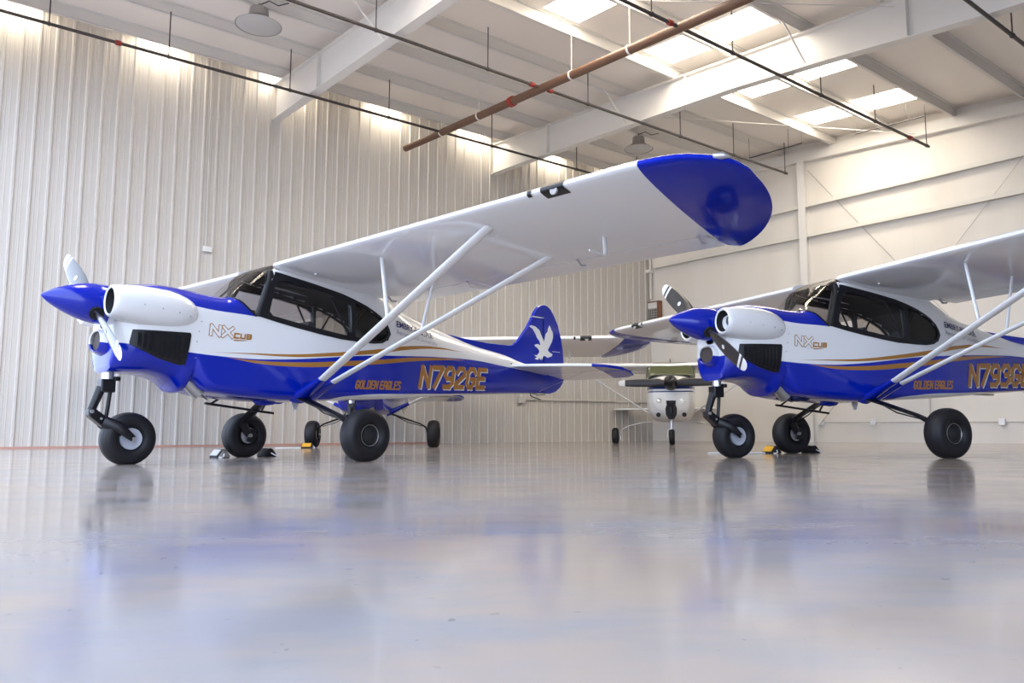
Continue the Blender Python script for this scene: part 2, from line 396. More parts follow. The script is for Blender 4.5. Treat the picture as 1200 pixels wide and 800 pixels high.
def ring(x, inset=0.0):
    w_, zl, zb, zs, zt, nb_, nt_ = Wf(x)-inset, ZL(x), ZB(x)+inset, ZS(x), ZT(x)-inset, NB(x), NT(x)
    half = []
    for i in range(15):
        a_ = PI/2*i/14; half.append((w_*math.sin(a_)**(2/nb_), zl-(zl-zb)*math.cos(a_)**(2/nb_)))
    for i in range(1, 24): half.append((w_, zl+(zs-zl)*i/23))
    for i in range(1, 37):
        a_ = PI/2*i/36; half.append((w_*max(0,math.cos(a_))**(2/nt_), zs+(zt-zs)*math.sin(a_)**(2/nt_)))
    pts = [(x, y, z) for y, z in half] + [(x, -y, z) for y, z in half[-2:0:-1]]
    return pts
WIN = [(.78,1.495),(.55,1.452),(.3,1.412),(0,1.372),(-.25,1.345),(-.55,1.335),(-.72,1.335),(-.85,1.352),(-.94,1.40),(-.98,1.47),(-.96,1.53),(-.91,1.60),(-.82,1.67),(-.72,1.72),(-.6,1.77),(-.42,1.825),(-.24,1.87),(.1,1.925),(.38,1.965),(.60,2.0),(.665,1.86),(.72,1.69)]
PANE = [(.672,1.56),(.63,1.518),(.3,1.470),(0,1.430),(-.3,1.397),(-.365,1.405),(-.39,1.44),(-.38,1.68),(-.365,1.745),(-.31,1.78),(-.15,1.82),(.2,1.872),(.5,1.912),(.575,1.90),(.615,1.83)]
REAR = [(-.445,1.392),(-.7,1.368),(-.83,1.378),(-.905,1.42),(-.945,1.48),(-.92,1.555),(-.82,1.645),(-.66,1.72),(-.47,1.785),(-.435,1.77)]
def inside(p, poly):
    x, y = p; r = False; j = len(poly)-1
    for i in range(len(poly)):
        (xi,yi),(xj,yj) = poly[i], poly[j]
        if (yi > y) != (yj > y) and x < (xj-xi)*(y-yi)/(yj-yi)+xi: r = not r
        j = i
    return r
def shrink(poly, d):
    cx_, cy_ = sum(p[0] for p in poly)/len(poly), sum(p[1] for p in poly)/len(poly); out = []
    for i, p in enumerate(poly):
        a_, b_ = Vector(poly[i-1]), Vector(poly[(i+1)%len(poly)]); t = (b_-a_).normalized(); n1 = Vector((-t.y,t.x))
        if n1.dot(Vector((cx_-p[0], cy_-p[1]))) < 0: n1 = -n1
        out.append((p[0]+n1.x*d, p[1]+n1.y*d))
    return out
def dense(poly, step=.05):
    out = []
    for i, p in enumerate(poly):
        q = poly[(i+1)%len(poly)]; n1 = max(1, int(math.dist(p,q)/step))
        out += [(p[0]+(q[0]-p[0])*k/n1, p[1]+(q[1]-p[1])*k/n1) for k in range(n1)]
    return out
def skin_patch(mb, outer, holes=(), off=.006, side=1, thick=.008):
    """flat side-view polygon laid on the fuselage side as a thin plate"""
    outer = dense(outer); holes = [dense(h_) for h_ in holes]
    loops = [outer]+holes; flat = [p for l in loops for p in l]
    me = bmesh.new(); vs = [me.verts.new((p[0], p[1], 0)) for p in flat]
    tri = tessellate_polygon([[Vector((p[0],p[1],0)) for p in l] for l in loops])
    for t in tri:
        try: me.faces.new([vs[i] for i in t])
        except ValueError: pass
    for xc in np.arange(-1.05, 2.1, .06):
        bmesh.ops.bisect_plane(me, geom=me.verts[:]+me.edges[:]+me.faces[:], plane_co=(xc,0,0), plane_no=(1,0,0))
    for zc in np.arange(.7, 2.1, .04):     # cut so the plate follows the curved side
        bmesh.ops.bisect_plane(me, geom=me.verts[:]+me.edges[:]+me.faces[:], plane_co=(0,zc,0), plane_no=(0,1,0))
    me.verts.index_update()
    top = [(v.co.x, side*(surf(v.co.x, v.co.y)+off), v.co.y) for v in me.verts]
    bot = [(x, y-side*thick, z) for x, y, z in top]; n1 = len(top)
    fs = [tuple(v.index for v in f_.verts) for f_ in me.faces]
    ed = [(e.verts[0].index, e.verts[1].index) for e in me.edges if len(e.link_faces) == 1]
    me.free()
    mb.add(top+bot, fs+[tuple(i+n1 for i in f_[::-1]) for f_ in fs]+[(a_,b_,b_+n1,a_+n1) for a_, b_ in ed])
    return mb
def take(bm, test, name):
    """split off the faces that pass the test as a mesh of their own"""
    sel = [f_ for f_ in bm.faces if test(f_.calc_center_median())]
    idx = {}; vs = []; fs = []
    for f_ in sel:
        q = []
        for v in f_.verts:
            if v not in idx: idx[v] = len(vs); vs.append(v.co[:])
            q.append(idx[v])
        fs.append(q)
    bmesh.ops.delete(bm, geom=sel, context='FACES')
    me = bpy.data.meshes.new(name); me.from_pydata(vs, [], fs); return me
ws_z = lambda x: 1.495 + .8*(x-.82)
def build_airplane():
    root = empty('airplane')
    xs = sorted(set([round(v, 3) for v in list(np.arange(-4.3,-2.2,.1))+list(np.arange(-2.2,-1.2,.04))+list(np.arange(-1.2,-1.02,.03))+list(np.arange(-1.02,-.55,.014))+list(np.arange(-.55,1.38,.03))+list(np.arange(1.38,1.6,.012))+list(np.arange(1.6,2.05,.04))+[2.05,2.08,2.11,2.13,2.145,2.15]]))
    R = [ring(x) for x in xs]
    mb = MB().rings(R, True, False)
    f0 = MB(); nr = len(R[0])
    lx = R[-1]; inner = [(2.16, p[1]*.86, 1.35+(p[2]-1.35)*.9) for p in lx]
    mb.rings([lx, inner, [(2.16, p[1]*.3, 1.45+(p[2]-1.45)*.3) for p in lx]], True, False)
    me = mb.mesh('skin', 180)
    bm = bmesh.new(); bm.from_mesh(me); bmesh.ops.remove_doubles(bm, verts=bm.verts, dist=1e-5)
    G = lambda: bm.verts[:]+bm.edges[:]+bm.faces[:]
    for co, no in (((.82,0,1.495),(-.8,0,1)), ((.62,0,0),(1,0,0)), ((.72,0,0),(1,0,0)), ((.40,0,0),(1,0,0)), ((1.437,0,0),(1,0,0)), ((0,0,1.495),(0,0,1))):
        bmesh.ops.bisect_plane(bm, geom=G(), plane_co=co, plane_no=no)
    take(bm, lambda c: abs(c.y) > .12 and inside((c.x,c.z), shrink(WIN,.014)), 'x')
    inws = lambda c: .40 < c.x < 1.12 and c.z > max(ws_z(c.x), 1.495) and not inside((c.x,c.z), WIN) and (c.x > .62 or c.z > 2.03)
    frame = take(bm, lambda c: inws(c) and c.x < .72, 'windshield_top_frame')
    wind = take(bm, inws, 'windshield')
    cowl = take(bm, lambda c: c.x > 1.437, 'engine_cowling')
    body = bpy.data.meshes.new('fuselage'); bm.to_mesh(body); bm.free()
    for q in (frame, wind, cowl, body): finish(q, 50)
    fus = obj('fuselage', body, M['body'], root)
    obj('windshield', wind, M['glass'], root); obj('windshield_frame', frame, M['black'], root)
    # base edge and pillars of the windshield
    for sg in (1,-1):
        obj('windshield_seal', MB().tube([(x, sg*(surf(x, ws_z(x))+.002), ws_z(x)) for x in np.linspace(.82,1.06,9)], .010, 6), M['black'], root)
    for sg in (1,-1): obj('windshield_pillar', MB().tube([(x, sg*(surf(x,z)-.004), z) for x, z in ((.645,2.0),(.68,1.88),(.74,1.69),(.80,1.50))], .026, 10), M['black_matte'], root)
    obj('windshield_rib', MB().tube([(x, 0, ZT(x)-.01) for x in np.linspace(.66,1.07,8)], .012, 8), M['black'], root)
    # side windows
    for sg in (1,-1):
        wf = obj('window_frame', skin_patch(MB(), WIN, [PANE, REAR], .010, sg, .03), M['black'], root, 30)
        obj('door_pane', skin_patch(MB(), shrink(PANE,-.01), (), -.006, sg, .004), M['glass'], wf, 30)
        obj('rear_pane', skin_patch(MB(), shrink(REAR,-.01), (), -.006, sg, .004), M['tinted'], wf, 30)
    # dark cabin inside
    rr = [ring(x, .022) for x in np.arange(-1.2, 1.05, .04)]
    mb = MB().rings(rr, True, True); me = mb.mesh('lining', 60); bm = bmesh.new(); bm.from_mesh(me)
    bmesh.ops.bisect_plane(bm, geom=bm.verts[:]+bm.edges[:]+bm.faces[:], plane_co=(.82,0,1.495), plane_no=(-.8,0,1))
    big = shrink(WIN, -.005)
    take(bm, lambda c: (abs(c.y) > .1 and inside((c.x,c.z), big)) or (.63 < c.x < 1.12 and c.z > max(ws_z(c.x)-.02, 1.48)), 'x'); bm.to_mesh(me); bm.free()
    obj('cabin_lining', me, M['lining'], root)
    obj('instrument_panel', MB().box((.80,-.36,1.05),(.84,.36,1.56)).box((.80,-.36,1.54),(.98,.36,1.565)), M['glare'], root, None, .01)
    for x0 in (.02, -.72):
        st = obj('seat', MB().box((x0,-.22,1.0),(x0+.45,.22,1.12)), M['seat'], root, None, .03)
        obj('seat_back', MB().prism([(x0-.05,1.1),(x0+.07,1.1),(x0-.02,1.56),(x0-.10,1.56)], -.13, .13), M['seat'], st, None, .03)
    fr = MB()
    for sg in (1,-1):
        fr.tube([(.62,sg*.33,2.02),(.80,sg*.37,1.5)], .018, 8); fr.tube([(-.38,sg*.36,1.85),(-.42,sg*.37,1.3)], .018, 8)
        fr.tube([(-.1,sg*.35,1.9),(-.38,sg*.36,1.4)], .012, 8); fr.tube([(-.62,sg*.34,1.75),(-.4,sg*.36,1.38)], .012, 8)
        fr.tube([(.62,sg*.35,1.90),(-.4,sg*.35,1.83)], .020, 8)
    obj('cabin_tube', fr, M['black'], root)
    # engine cowling
    cw = obj('engine_cowling', cowl, M['body'], root)
    for sg in (1,-1):
        st = [(2.235,.118,.335,1.492),(2.245,.132,.335,1.492),(2.235,.146,.335,1.490),(2.19,.158,.336,1.488),(2.10,.172,.335,1.484),(1.98,.186,.33,1.478),(1.85,.192,.325,1.472),(1.72,.190,.320,1.466),(1.62,.178,.318,1.460),(1.54,.156,.322,1.454),(1.48,.124,.330,1.450),(1.45,.090,.340,1.448),(1.436,.05,.350,1.447),(1.43,.012,.36,1.447)]
        R = [[(x, sg*(yc+r*.92*math.cos(2*PI*j/36)), zc+r*math.sin(2*PI*j/36)) for j in range(36)] for x, r, yc, zc in st]
        ck = obj('cowl_cheek', MB().rings(R, True, False), M['white'], cw)
        R = [[(x, sg*(.335+r*.92*math.cos(2*PI*j/36)), 1.492+r*math.sin(2*PI*j/36)) for j in range(36)] for x, r in ((2.236,.119),(2.16,.112),(2.10,.105))]
        obj('air_inlet', MB().rings(R, True, False).add(R[-1], [tuple(range(36))]), M['black_matte'], cw)
        obj('engine_cylinder', MB().lathe([(2.105,.02),(2.11,.05),(2.13,.055),(2.15,.03)], 14, (0,sg*.31,1.50), 'x'), M['steel'], cw)
        lou = [(2.03,1.248),(1.51,1.258),(1.50,1.235),(1.535,.945),(1.60,.945),(1.80,.998),(1.95,1.062),(2.045,1.108),(2.05,1.13)]
        lv = skin_patch(MB(), lou, (), .008, sg, .01)
        for xx in np.arange(1.58, 1.98, .048):
            zlo = np.interp(xx, [1.55,1.60,1.80,1.95,2.05],[.965,.965,1.015,1.08,1.13])+.01
            pts = [(xx, z) for z in np.linspace(zlo, 1.222, 6)]
            R = [[(xx+dx, sg*(surf(xx+dx, z)+dy), z) for dx, dy in ((-.022,.006),(.022,.006),(.020,.015))] for xx, z in pts]
            lv.rings(R)
        obj('louver_panel', lv, M['black'], cw, 30)
        for x, z in ((1.99,1.47),(1.82,1.45),(1.66,1.43),(1.54,1.41)):
            obj('fastener', MB().lathe([(0,.007),(.004,.006),(.004,.001)], 8, (x, sg*(.328+.92*(.185 if x > 1.6 else .15)), z), 'y'), M['steel'], cw)
        for x, z in ((1.40,1.38),(1.42,1.28),(1.44,1.18),(1.44,1.02)):
            obj('fastener', MB().lathe([(-.002,.006),(.003,.005),(.003,.001)], 8, (x, sg*(surf(x,z)+.002), z), 'y'), M['steel'], cw)
    # chin scoop with filter
    R = []
    for x, ry, rz, zc in ((1.93,.17,.16,1.10),(2.05,.165,.145,1.115),(2.15,.155,.125,1.135),(2.215,.145,.108,1.150),(2.23,.135,.098,1.152),(2.22,.125,.088,1.152)):
        R.append([(x, ry*abs(math.cos(a_))**.8*(1 if math.cos(a_)>0 else -1), zc+rz*math.sin(a_)) for a_ in [2*PI*j/36 for j in range(36)]])
    obj('chin_scoop', MB().rings(R, True, False), M['body'], cw)
    R = [[(2.20, .126*abs(math.cos(a_))**.8*(1 if math.cos(a_)>0 else -1), 1.152+.089*math.sin(a_)) for a_ in [2*PI*j/36 for j in range(36)]]]
    obj('air_filter', MB().add(R[0], [tuple(range(36))]), M['mesh'], cw, None)
    obj('exhaust_pipe', MB().tube([(1.46,.17,.86),(1.36,.18,.76),(1.28,.185,.685)], [.07,.074,.078], 20, caps=False).tube([(1.285,.185,.69),(1.36,.18,.76)], [.072,.068], 18), M['steel'], root)
    obj('exhaust_hanger', MB().prism([(1.25,.655),(1.20,.625),(1.30,.71)], .17, .21), M['black'], root, None)
    # spinner and propeller
    pr = empty('propeller'); pr.parent = root; pr.location = (0,0,1.497)
    prof_ = [(2.150,.186),(2.17,.190),(2.26,.188),(2.34,.176),(2.42,.155),(2.50,.126),(2.57,.095),(2.62,.068),(2.66,.042),(2.69,.018),(2.702,.002)]
    sp_ = MB().lathe([(a_+0, r_) for a_, r_ in prof_], 48, (0,0,0), 'x')
    sp_.v = [(x, y, z+(x-2.15)*.055) for x, y, z in sp_.v]
    obj('spinner', sp_, M['blue'], pr)
    ang = math.radians(144)
    for sg in (0, PI):
        a_ = ang+sg; ur = Vector((0, math.cos(a_), math.sin(a_))); ut = Vector((0, -math.sin(a_), math.cos(a_))); ux = Vector((1,0,0))
        R = []
        for r_, ch, tw, tk in ((.10,.085,45,.8),(.17,.09,42,.6),(.22,.11,36,.35),(.30,.16,28,.2),(.40,.19,22,.14),(.55,.195,17,.11),(.70,.18,13,.09),(.82,.155,10,.08),(.89,.130,9,.08),(.925,.09,8,.08),(.94,.03,8,.08)):
            t = math.radians(tw); cdir = ut*math.cos(t)+ux*math.sin(t)*1; ndir = ux*math.cos(t)-ut*math.sin(t)
            R.append([Vector((2.275,0,0)) + ur*r_ + cdir*(math.cos(2*PI*j/20)*ch/2) + ndir*(math.sin(2*PI*j/20)*ch*tk/2) for j in range(20)])
        bl = obj('blade', MB().rings(R), M['blade'], pr)
        t = math.radians(18); c0 = Vector((2.275,0,0))+ur*.50; cdir = ut*math.cos(t)+ux*math.sin(t); ndir = (ux*math.cos(t)-ut*math.sin(t))
        obj('blade_badge', MB().add([c0+ndir*.0125+ur*(.026*math.cos(2*PI*j/16))+cdir*(.026*math.sin(2*PI*j/16))+ndir*.0015 for j in range(16)], [tuple(range(16))]), M['decal_white'], bl, None)
        o = obj('blade_hole', MB().lathe([(-.02,.066),(.004,.066),(.006,.05)], 20, (0,0,0), 'z'), M['black_matte'], pr)
        o.matrix_local = Matrix.Translation(Vector((2.275,0,0))+ur*.185) @ ur.to_track_quat('Z','Y').to_matrix().to_4x4()
    # wings
    def T(c): c = min(max(c,0),1); return 5*(.2969*math.sqrt(c)-.126*c-.3516*c*c+.2843*c**3-.1036*c**4)
    LEX, CH = .62, 1.84
    zline = lambda c, y: 2.062-.19*c+.008*y
    def sect(y, c0, c1, le=LEX, te=LEX-CH, tk=1.0, n=22, nose=True):
        up_, lo_ = [], []
        for i in range(n+1):
            u = (1-math.cos(PI*i/n))/2 if nose else i/n; c = c0+(c1-c0)*u; x = le-(le-te)*c
            cz = (LEX-x)/CH
            up_.append((x, y, zline(cz,y)+.24*T(c)*tk)); lo_.append((x, y, zline(cz,y)-.085*T(c)*tk))
        return up_ + lo_[::-1]
    HC = (LEX+.85)/CH
    front = tab((4.68,.62),(4.78,.62),(4.9,.612),(5.1,.585),(5.2,.56),(5.335,.475),(5.42,.40),(5.46,.345),(5.5,.25),(5.52,.13))
    back = tab((4.68,-1.22),(4.72,-1.27),(4.76,-1.30),(4.84,-1.26),(4.95,-1.17),(5.07,-1.05),(5.29,-.74),(5.42,-.45),(5.5,-.12),(5.52,.06))
    tkn = tab((4.68,1),(4.78,1),(5.0,.95),(5.3,.7),(5.45,.45),(5.5,.25),(5.52,.1))
    for sg in (1,-1):
        mb = MB(); fl_ = lambda R: [[(x, sg*y, z) for x, y, z in r_] for r_ in R]
        mb.rings(fl_([sect(y, 0, HC) for y in list(np.linspace(.37,4.68,13))]))
        mb.rings(fl_([sect(y, 0, 1, front(y), back(y), tkn(y)) for y in (4.68,4.72,4.76,4.80,4.85,4.9,4.95,5.0,5.07,5.14,5.2,5.26,5.3,5.335,5.37,5.4,5.43,5.455,5.475,5.49,5.5,5.51,5.518)]))
        wg = obj('wing', mb, M['wing'], root, 50)
        c2 = HC+.009
        obj('flap', MB().rings(fl_([sect(y, c2, 1, nose=False, n=10) for y in (.44,1.2,1.88)])), M['white'], wg)
        obj('aileron', MB().rings(fl_([sect(y, c2, 1, nose=False, n=10) for y in (1.90,3.3,4.665)])), M['white'], wg)
        for y in (.55,1.87,3.35,4.62): obj('hinge_bracket', MB().tube([(-.80,sg*y,1.885+.008*y),(-.86,sg*y,1.835+.008*y),(-.93,sg*y,1.845+.008*y)], .012, 8), M['silver'], wg)
        def patch(y0, y1, c_lo, c_up, off, mat, name):
            n1 = 14; R = []
            for y in np.linspace(y0, y1, 5):
                r_ = []
                for i in range(n1+1):
                    q = -c_lo+(c_lo+c_up)*i/n1; c = q*q*(1 if q>0 else -1); cc = abs(c)
                    dz = .24*T(cc) if c > 0 else -.085*T(cc); nx = (1-abs(q)/.45)
                    r_.append((LEX-CH*cc+off*max(.25,nx), sg*y, zline(cc,y)+dz+(off if c>0 else -off)*.8))
                R.append(r_)
            return obj(name, MB().rings(R, False, False), mat, wg)
        patch(4.09, 4.31, .23, .17, .005, M['black'], 'landing_light')
        obj('light_reflector', MB().lathe([(.590,.012),(.598,.03),(.616,.036),(.622,.032),(.618,.01)], 18, (0,sg*4.215,2.075), 'x'), M['shade'], wg)
        patch(3.96, 4.00, .12, .10, .006, M['black'], 'vent_port')
        obj('pitot_mast', MB().tube([(-.40,sg*3.95,2.0),(-.41,sg*3.95,1.80)], [.014,.012], 8, [.03,.024], (1,0,0)).tube([(-.41,sg*3.95,1.80),(-.18,sg*3.95,1.80)], [.010,.008], 8), M['white'], wg)
        obj('navigation_light', MB().tube([(.40,sg*5.40,2.105),(.37,sg*5.45,2.105),(.34,sg*5.48,2.10)], [.022,.026,.012], 12), M['silver'], wg)
        obj('fuel_vent', MB().tube([(.28,sg*.66,2.01),(.28,sg*.66,1.975)], .012, 8), M['white'], wg)
        # struts, blue cuffs, jury struts
        P = lambda x, y, z: (x, sg*y, z)
        fs = obj('lift_strut', MB().tube([P(.205,.70,.843),P(.31,3.30,2.045)], .026, 18, .056, (1,0,0)), M['white'], root)
        rs = obj('lift_strut', MB().tube([P(.03,.64,.826),P(-.635,3.20,1.955)], .022, 18, .043, (1,0,0)), M['white'], root)
        obj('jury_strut', MB().tube([P(.25,1.85,1.37),P(.25,1.74,2.02)], .014, 10, .022, (1,0,0)), M['white'], fs)
        obj('jury_strut', MB().tube([P(-.26,1.76,1.32),P(-.50,1.70,1.95)], .012, 10, .018, (1,0,0)), M['white'], rs)
        cf = MB().tube([P(.24,.30,.66),P(.22,.42,.715),P(.205,.735,.862)], [.055,.05,.033], 16, [.13,.105,.062], (1,0,0))
        cf.tube([P(.12,.32,.67),P(.09,.42,.72),P(.024,.665,.838)], [.05,.045,.028], 16, [.11,.09,.05], (1,0,0))
        obj('strut_fairing', cf, M['blue'], root)
        # main gear
        lg = obj('main_gear_leg', MB().tube([P(.24,.30,.685),P(.21,.42,.65),P(.145,.95,.468),P(.10,1.06,.40),P(.0,1.09,.27)], [.022,.02,.017,.017,.02], 14, [.085,.08,.062,.055,.04], (1,0,0)), M['black'], root)
        obj('brake_line', MB().tube([P(.20,.40,.66),P(.16,.7,.50),P(.10,.98,.42)], .008, 6), M['black'], lg)
        obj('axle', MB().tube([P(0,1.04,.265),P(0,1.19,.265)], .022, 10), M['steel'], lg)
        tr2 = tire(.275, .115, .105, .013); tr2.v = [(x, y+sg*1.204, z+.265) for x, y, z in tr2.v]
        mw = obj('main_wheel', tr2, M['rubber'], root, 60)
        o_ = sg*1.204
        obj('hub', MB().lathe([(-.075,.02),(-.075,.10),(-.06,.112),(.06,.112),(.078,.108),(.07,.085),(.085,.055),(.09,.02)] if sg > 0 else [(-.09,.02),(-.085,.055),(-.07,.085),(-.078,.108),(-.06,.112),(.06,.112),(.075,.10),(.075,.02)], 32, (0,o_,.265), 'y'), M['black_matte'], mw)
        obj('rim_ring', MB().tube([(.108*math.cos(2*PI*j/40), o_+sg*.079, .265+.108*math.sin(2*PI*j/40)) for j in range(41)], .004, 6), M['steel'], mw)
        obj('brake_disc', MB().lathe([(-sg*.095,.03),(-sg*.10,.095),(-sg*.092,.098),(-sg*.085,.03)], 32, (0,o_,.265), 'y'), M['silver'], mw)
        obj('brake_caliper', MB().prism([(-.02,.18),(-.08,.20),(-.10,.265),(-.08,.33),(-.02,.35),(.03,.33),(.0,.265),(.03,.20)], o_-sg*.085, o_-sg*.13), M['black'], mw, None, .008)
        # tailplane
        poly = [(-3.43,.05),(-3.55,.5),(-3.70,.95),(-3.84,1.28),(-3.98,1.43),(-4.15,1.50),(-4.29,1.52),(-4.29,.05)]
        q = MB().prism([(x, sg*y) for x, y in poly], -.02, .02, 'z'); q.v = [(a_, b_, c_+1.26+.092*(a_+3.45)) for a_, b_, c_ in q.v]
        sb = obj('tailplane', q, M['stab'], root, None, .015)
        poly = [(-4.305,.10),(-4.305,1.52),(-4.5,1.50),(-4.66,1.43),(-4.74,1.30),(-4.76,1.1),(-4.74,.25),(-4.62,.10)]
        q = MB().prism([(x, sg*y) for x, y in poly], -.015, .015, 'z'); q.v = [(a_, b_, c_+1.18+.155*(a_+4.3)) for a_, b_, c_ in q.v]
        obj('elevator', q, M['stab'], sb, None, .012)
        obj('brace_wire', MB().tube([P(-4.15,.03,.90),P(-4.2,.95,1.19)], .003, 6), M['steel'], sb)
    # step on the right side
    obj('step', MB().tube([(.93,-.40,.615),(.08,-.42,.52)], .014, 8).tube([(.67,-.36,.74),(.86,-.40,.61)], .012, 8).tube([(.25,-.40,.54),(.2,-.36,.66)], .012, 8), M['black'], root)
    # nose gear
    ng = obj('nose_gear', MB().box((2.035,-.06,.675),(2.165,.06,.80)), M['black'], root, None, .012)
    obj('oleo_sleeve', MB().tube([(2.09,0,.90),(2.09,0,.79)], .05, 18), M['silver'], ng)
    obj('strut_tube', MB().tube([(2.145,0,.72),(2.225,0,.50)], [.045,.036], 16), M['black'], ng)
    obj('strut_tube', MB().tube([(2.06,0,.72),(2.09,0,.43)], .019, 12), M['black'], ng)
    obj('steering_stop', MB().box((2.0,.02,.785),(2.05,.07,.825)), M['black'], ng, None, .004)
    obj('knee_link', MB().prism([(2.262,.515),(2.205,.525),(2.08,.435),(2.07,.375),(2.12,.345),(2.255,.455)], -.055, .055), M['black'], ng, None, .012)
    obj('knee_bolt', MB().tube([(2.235,-.065,.495),(2.235,.065,.495)], .018, 12), M['silver'], ng); obj('knee_bolt', MB().tube([(2.15,-.062,.43),(2.15,.062,.43)], .012, 10), M['silver'], ng)
    for sg in (1,-1):
        obj('fork_arm', MB().tube([(2.12,sg*.05,.40),(2.02,sg*.115,.355),(1.95,sg*.128,.30),(1.88,sg*.128,.243)], [.028,.022,.018,.016], 12, [.055,.05,.04,.03], (0,0,1)), M['black'], ng)
    tr2 = tire(.252, .108, .095, .010); tr2.v = [(x+1.88, y, z+.242) for x, y, z in tr2.v]
    nw = obj('nose_wheel', tr2, M['rubber'], root, 60)
    obj('hub', MB().lathe([(-.08,.02),(-.075,.07),(-.085,.10),(-.07,.104),(.07,.104),(.085,.10),(.075,.07),(.08,.02)], 36, (1.88,0,.242), 'y'), M['hub'], nw)
    obj('axle_nut', MB().tube([(1.88,-.15,.242),(1.88,.15,.242)], .017, 10), M['silver'], nw)
    # fin and rudder
    finp = [(-2.2,1.625),(-2.37,1.612),(-2.61,1.588),(-3.04,1.565),(-3.5,1.568),(-3.60,1.585),(-3.70,1.65),(-3.92,1.88),(-4.04,2.05),(-4.29,2.05),(-4.29,1.22),(-3.74,1.32),(-3.4,1.40),(-2.78,1.48)]
    fn = obj('fin', MB().prism(finp, -.028, .028), M['blue'], root, None, .014)
    rudp = [(-4.30,2.065),(-4.05,2.065),(-4.10,2.14),(-4.17,2.215),(-4.24,2.255),(-4.31,2.27),(-4.40,2.255),(-4.48,2.21),(-4.56,2.12),(-4.66,1.97),(-4.73,1.78),(-4.775,1.6),(-4.79,1.45),(-4.795,1.13),(-4.77,1.07),(-4.69,.985),(-4.58,.92),(-4.45,.888),(-4.315,.885),(-4.30,.90)]
    rd = obj('rudder', MB().prism(rudp, -.03, .03), M['blue'], root, None, .014)
    obj('hinge_gap', MB().box((-4.303,-.029,1.28),(-4.292,.029,2.05)), M['black_matte'], rd, None)
    for sg in (1,-1): obj('fin_tip_line', MB().prism([(-4.04,2.062),(-4.30,2.064),(-4.30,2.054),(-4.04,2.052)], sg*.029, sg*.0325), M['decal_white'], rd, None)
    obj('trim_tab_line', MB().box((-4.69,.0305,1.545),(-4.50,.032,1.552)), M['decal_white'], rd, None)
    sx, sz = 150/1200, 100/800
    eag = [(640,262),(660,248),(700,256),(735,285),(752,330),(770,372),(776,400),(785,375),(795,320),(815,290),(820,255),(833,222),(845,245),(852,270),(862,282),(868,312),(866,350),(855,392),(838,430),(815,480),(830,500),(862,520),(850,543),(812,560),(790,545),(772,548),(764,572),(757,590),(752,566),(744,590),(734,566),(720,592),(690,582),(712,566),(686,546),(712,546),(735,512),(732,490),(716,470),(690,452),(697,438),(722,430),(746,442),(737,400),(715,370),(700,332),(672,282)]
    ep = [(-3.946-(a_-640)/1200*150*.0203, 1.895-(b_-262)/800*100*.01215) for a_, b_ in eag]
    for sg in (1,-1): obj('eagle_emblem', MB().prism(ep, sg*.0295 if sg<0 else .0305, sg*.0325 if sg>0 else -.0325), M['decal_white'], rd if False else fn, None)
    obj('tie_down_ring', MB().tube([(-4.02,.0,.885),(-4.0,.0,.85),(-4.08,.0,.82),(-4.24,.0,.79)], .009, 8).tube([(-4.05,0,.88),(-4.15,.03,.855),(-4.32,.03,.87)], .007, 8), M['black'], root)
    obj('tail_hole', MB().lathe([(-.0,.014),(.004,.012)], 12, (-3.46,surf(-3.46,1.28)+.002,1.285), 'y'), M['black_matte'], root)
    obj('belly_antenna', MB().prism([(.12,.64),(.02,.64),(.05,.55),(.09,.55)], -.008, .008), M['white'], root, None, .004)
    obj('belly_fairing', MB().lathe([(-.14,.005),(-.1,.03),(0,.042),(.1,.03),(.14,.005)], 16, (.42,-.05,.632), 'x'), M['blue'], root)
    obj('belly_drain', MB().box((-2.25,.02,.755),(-1.95,.10,.775)), M['steel'], root, None, .008)
    return root
def tire(R, hw_, rr, flat):
    """fat low pressure tyre around the y axis, squashed where it stands"""
    pr_ = []
    for i in range(33):
        a_ = -PI*.80+1.6*PI*i/32; rc = (R+rr)/2; hr = (R-rr)/2
        y = hw_*math.sin(a_) if abs(a_) < PI/2 else hw_*math.sin(a_)
        y = hw_*abs(math.sin(a_))**.85*(1 if a_ > 0 else -1); r_ = rc+hr*abs(math.cos(a_))**.8*(1 if math.cos(a_) > 0 else -1)
        if abs(i-16) in (3,): r_ -= .004
        pr_.append((y, r_))
    mb = MB().lathe(pr_, 56)
    out = []
    for x, y, z in mb.v:
        lim = -(R-flat)
        if z < lim+.05 and y != 0:
            if z < lim: z = lim
            y *= 1+.06*max(0, (lim+.05-z)/.05)
        out.append((x, y, z))
    mb.v = out; return mb

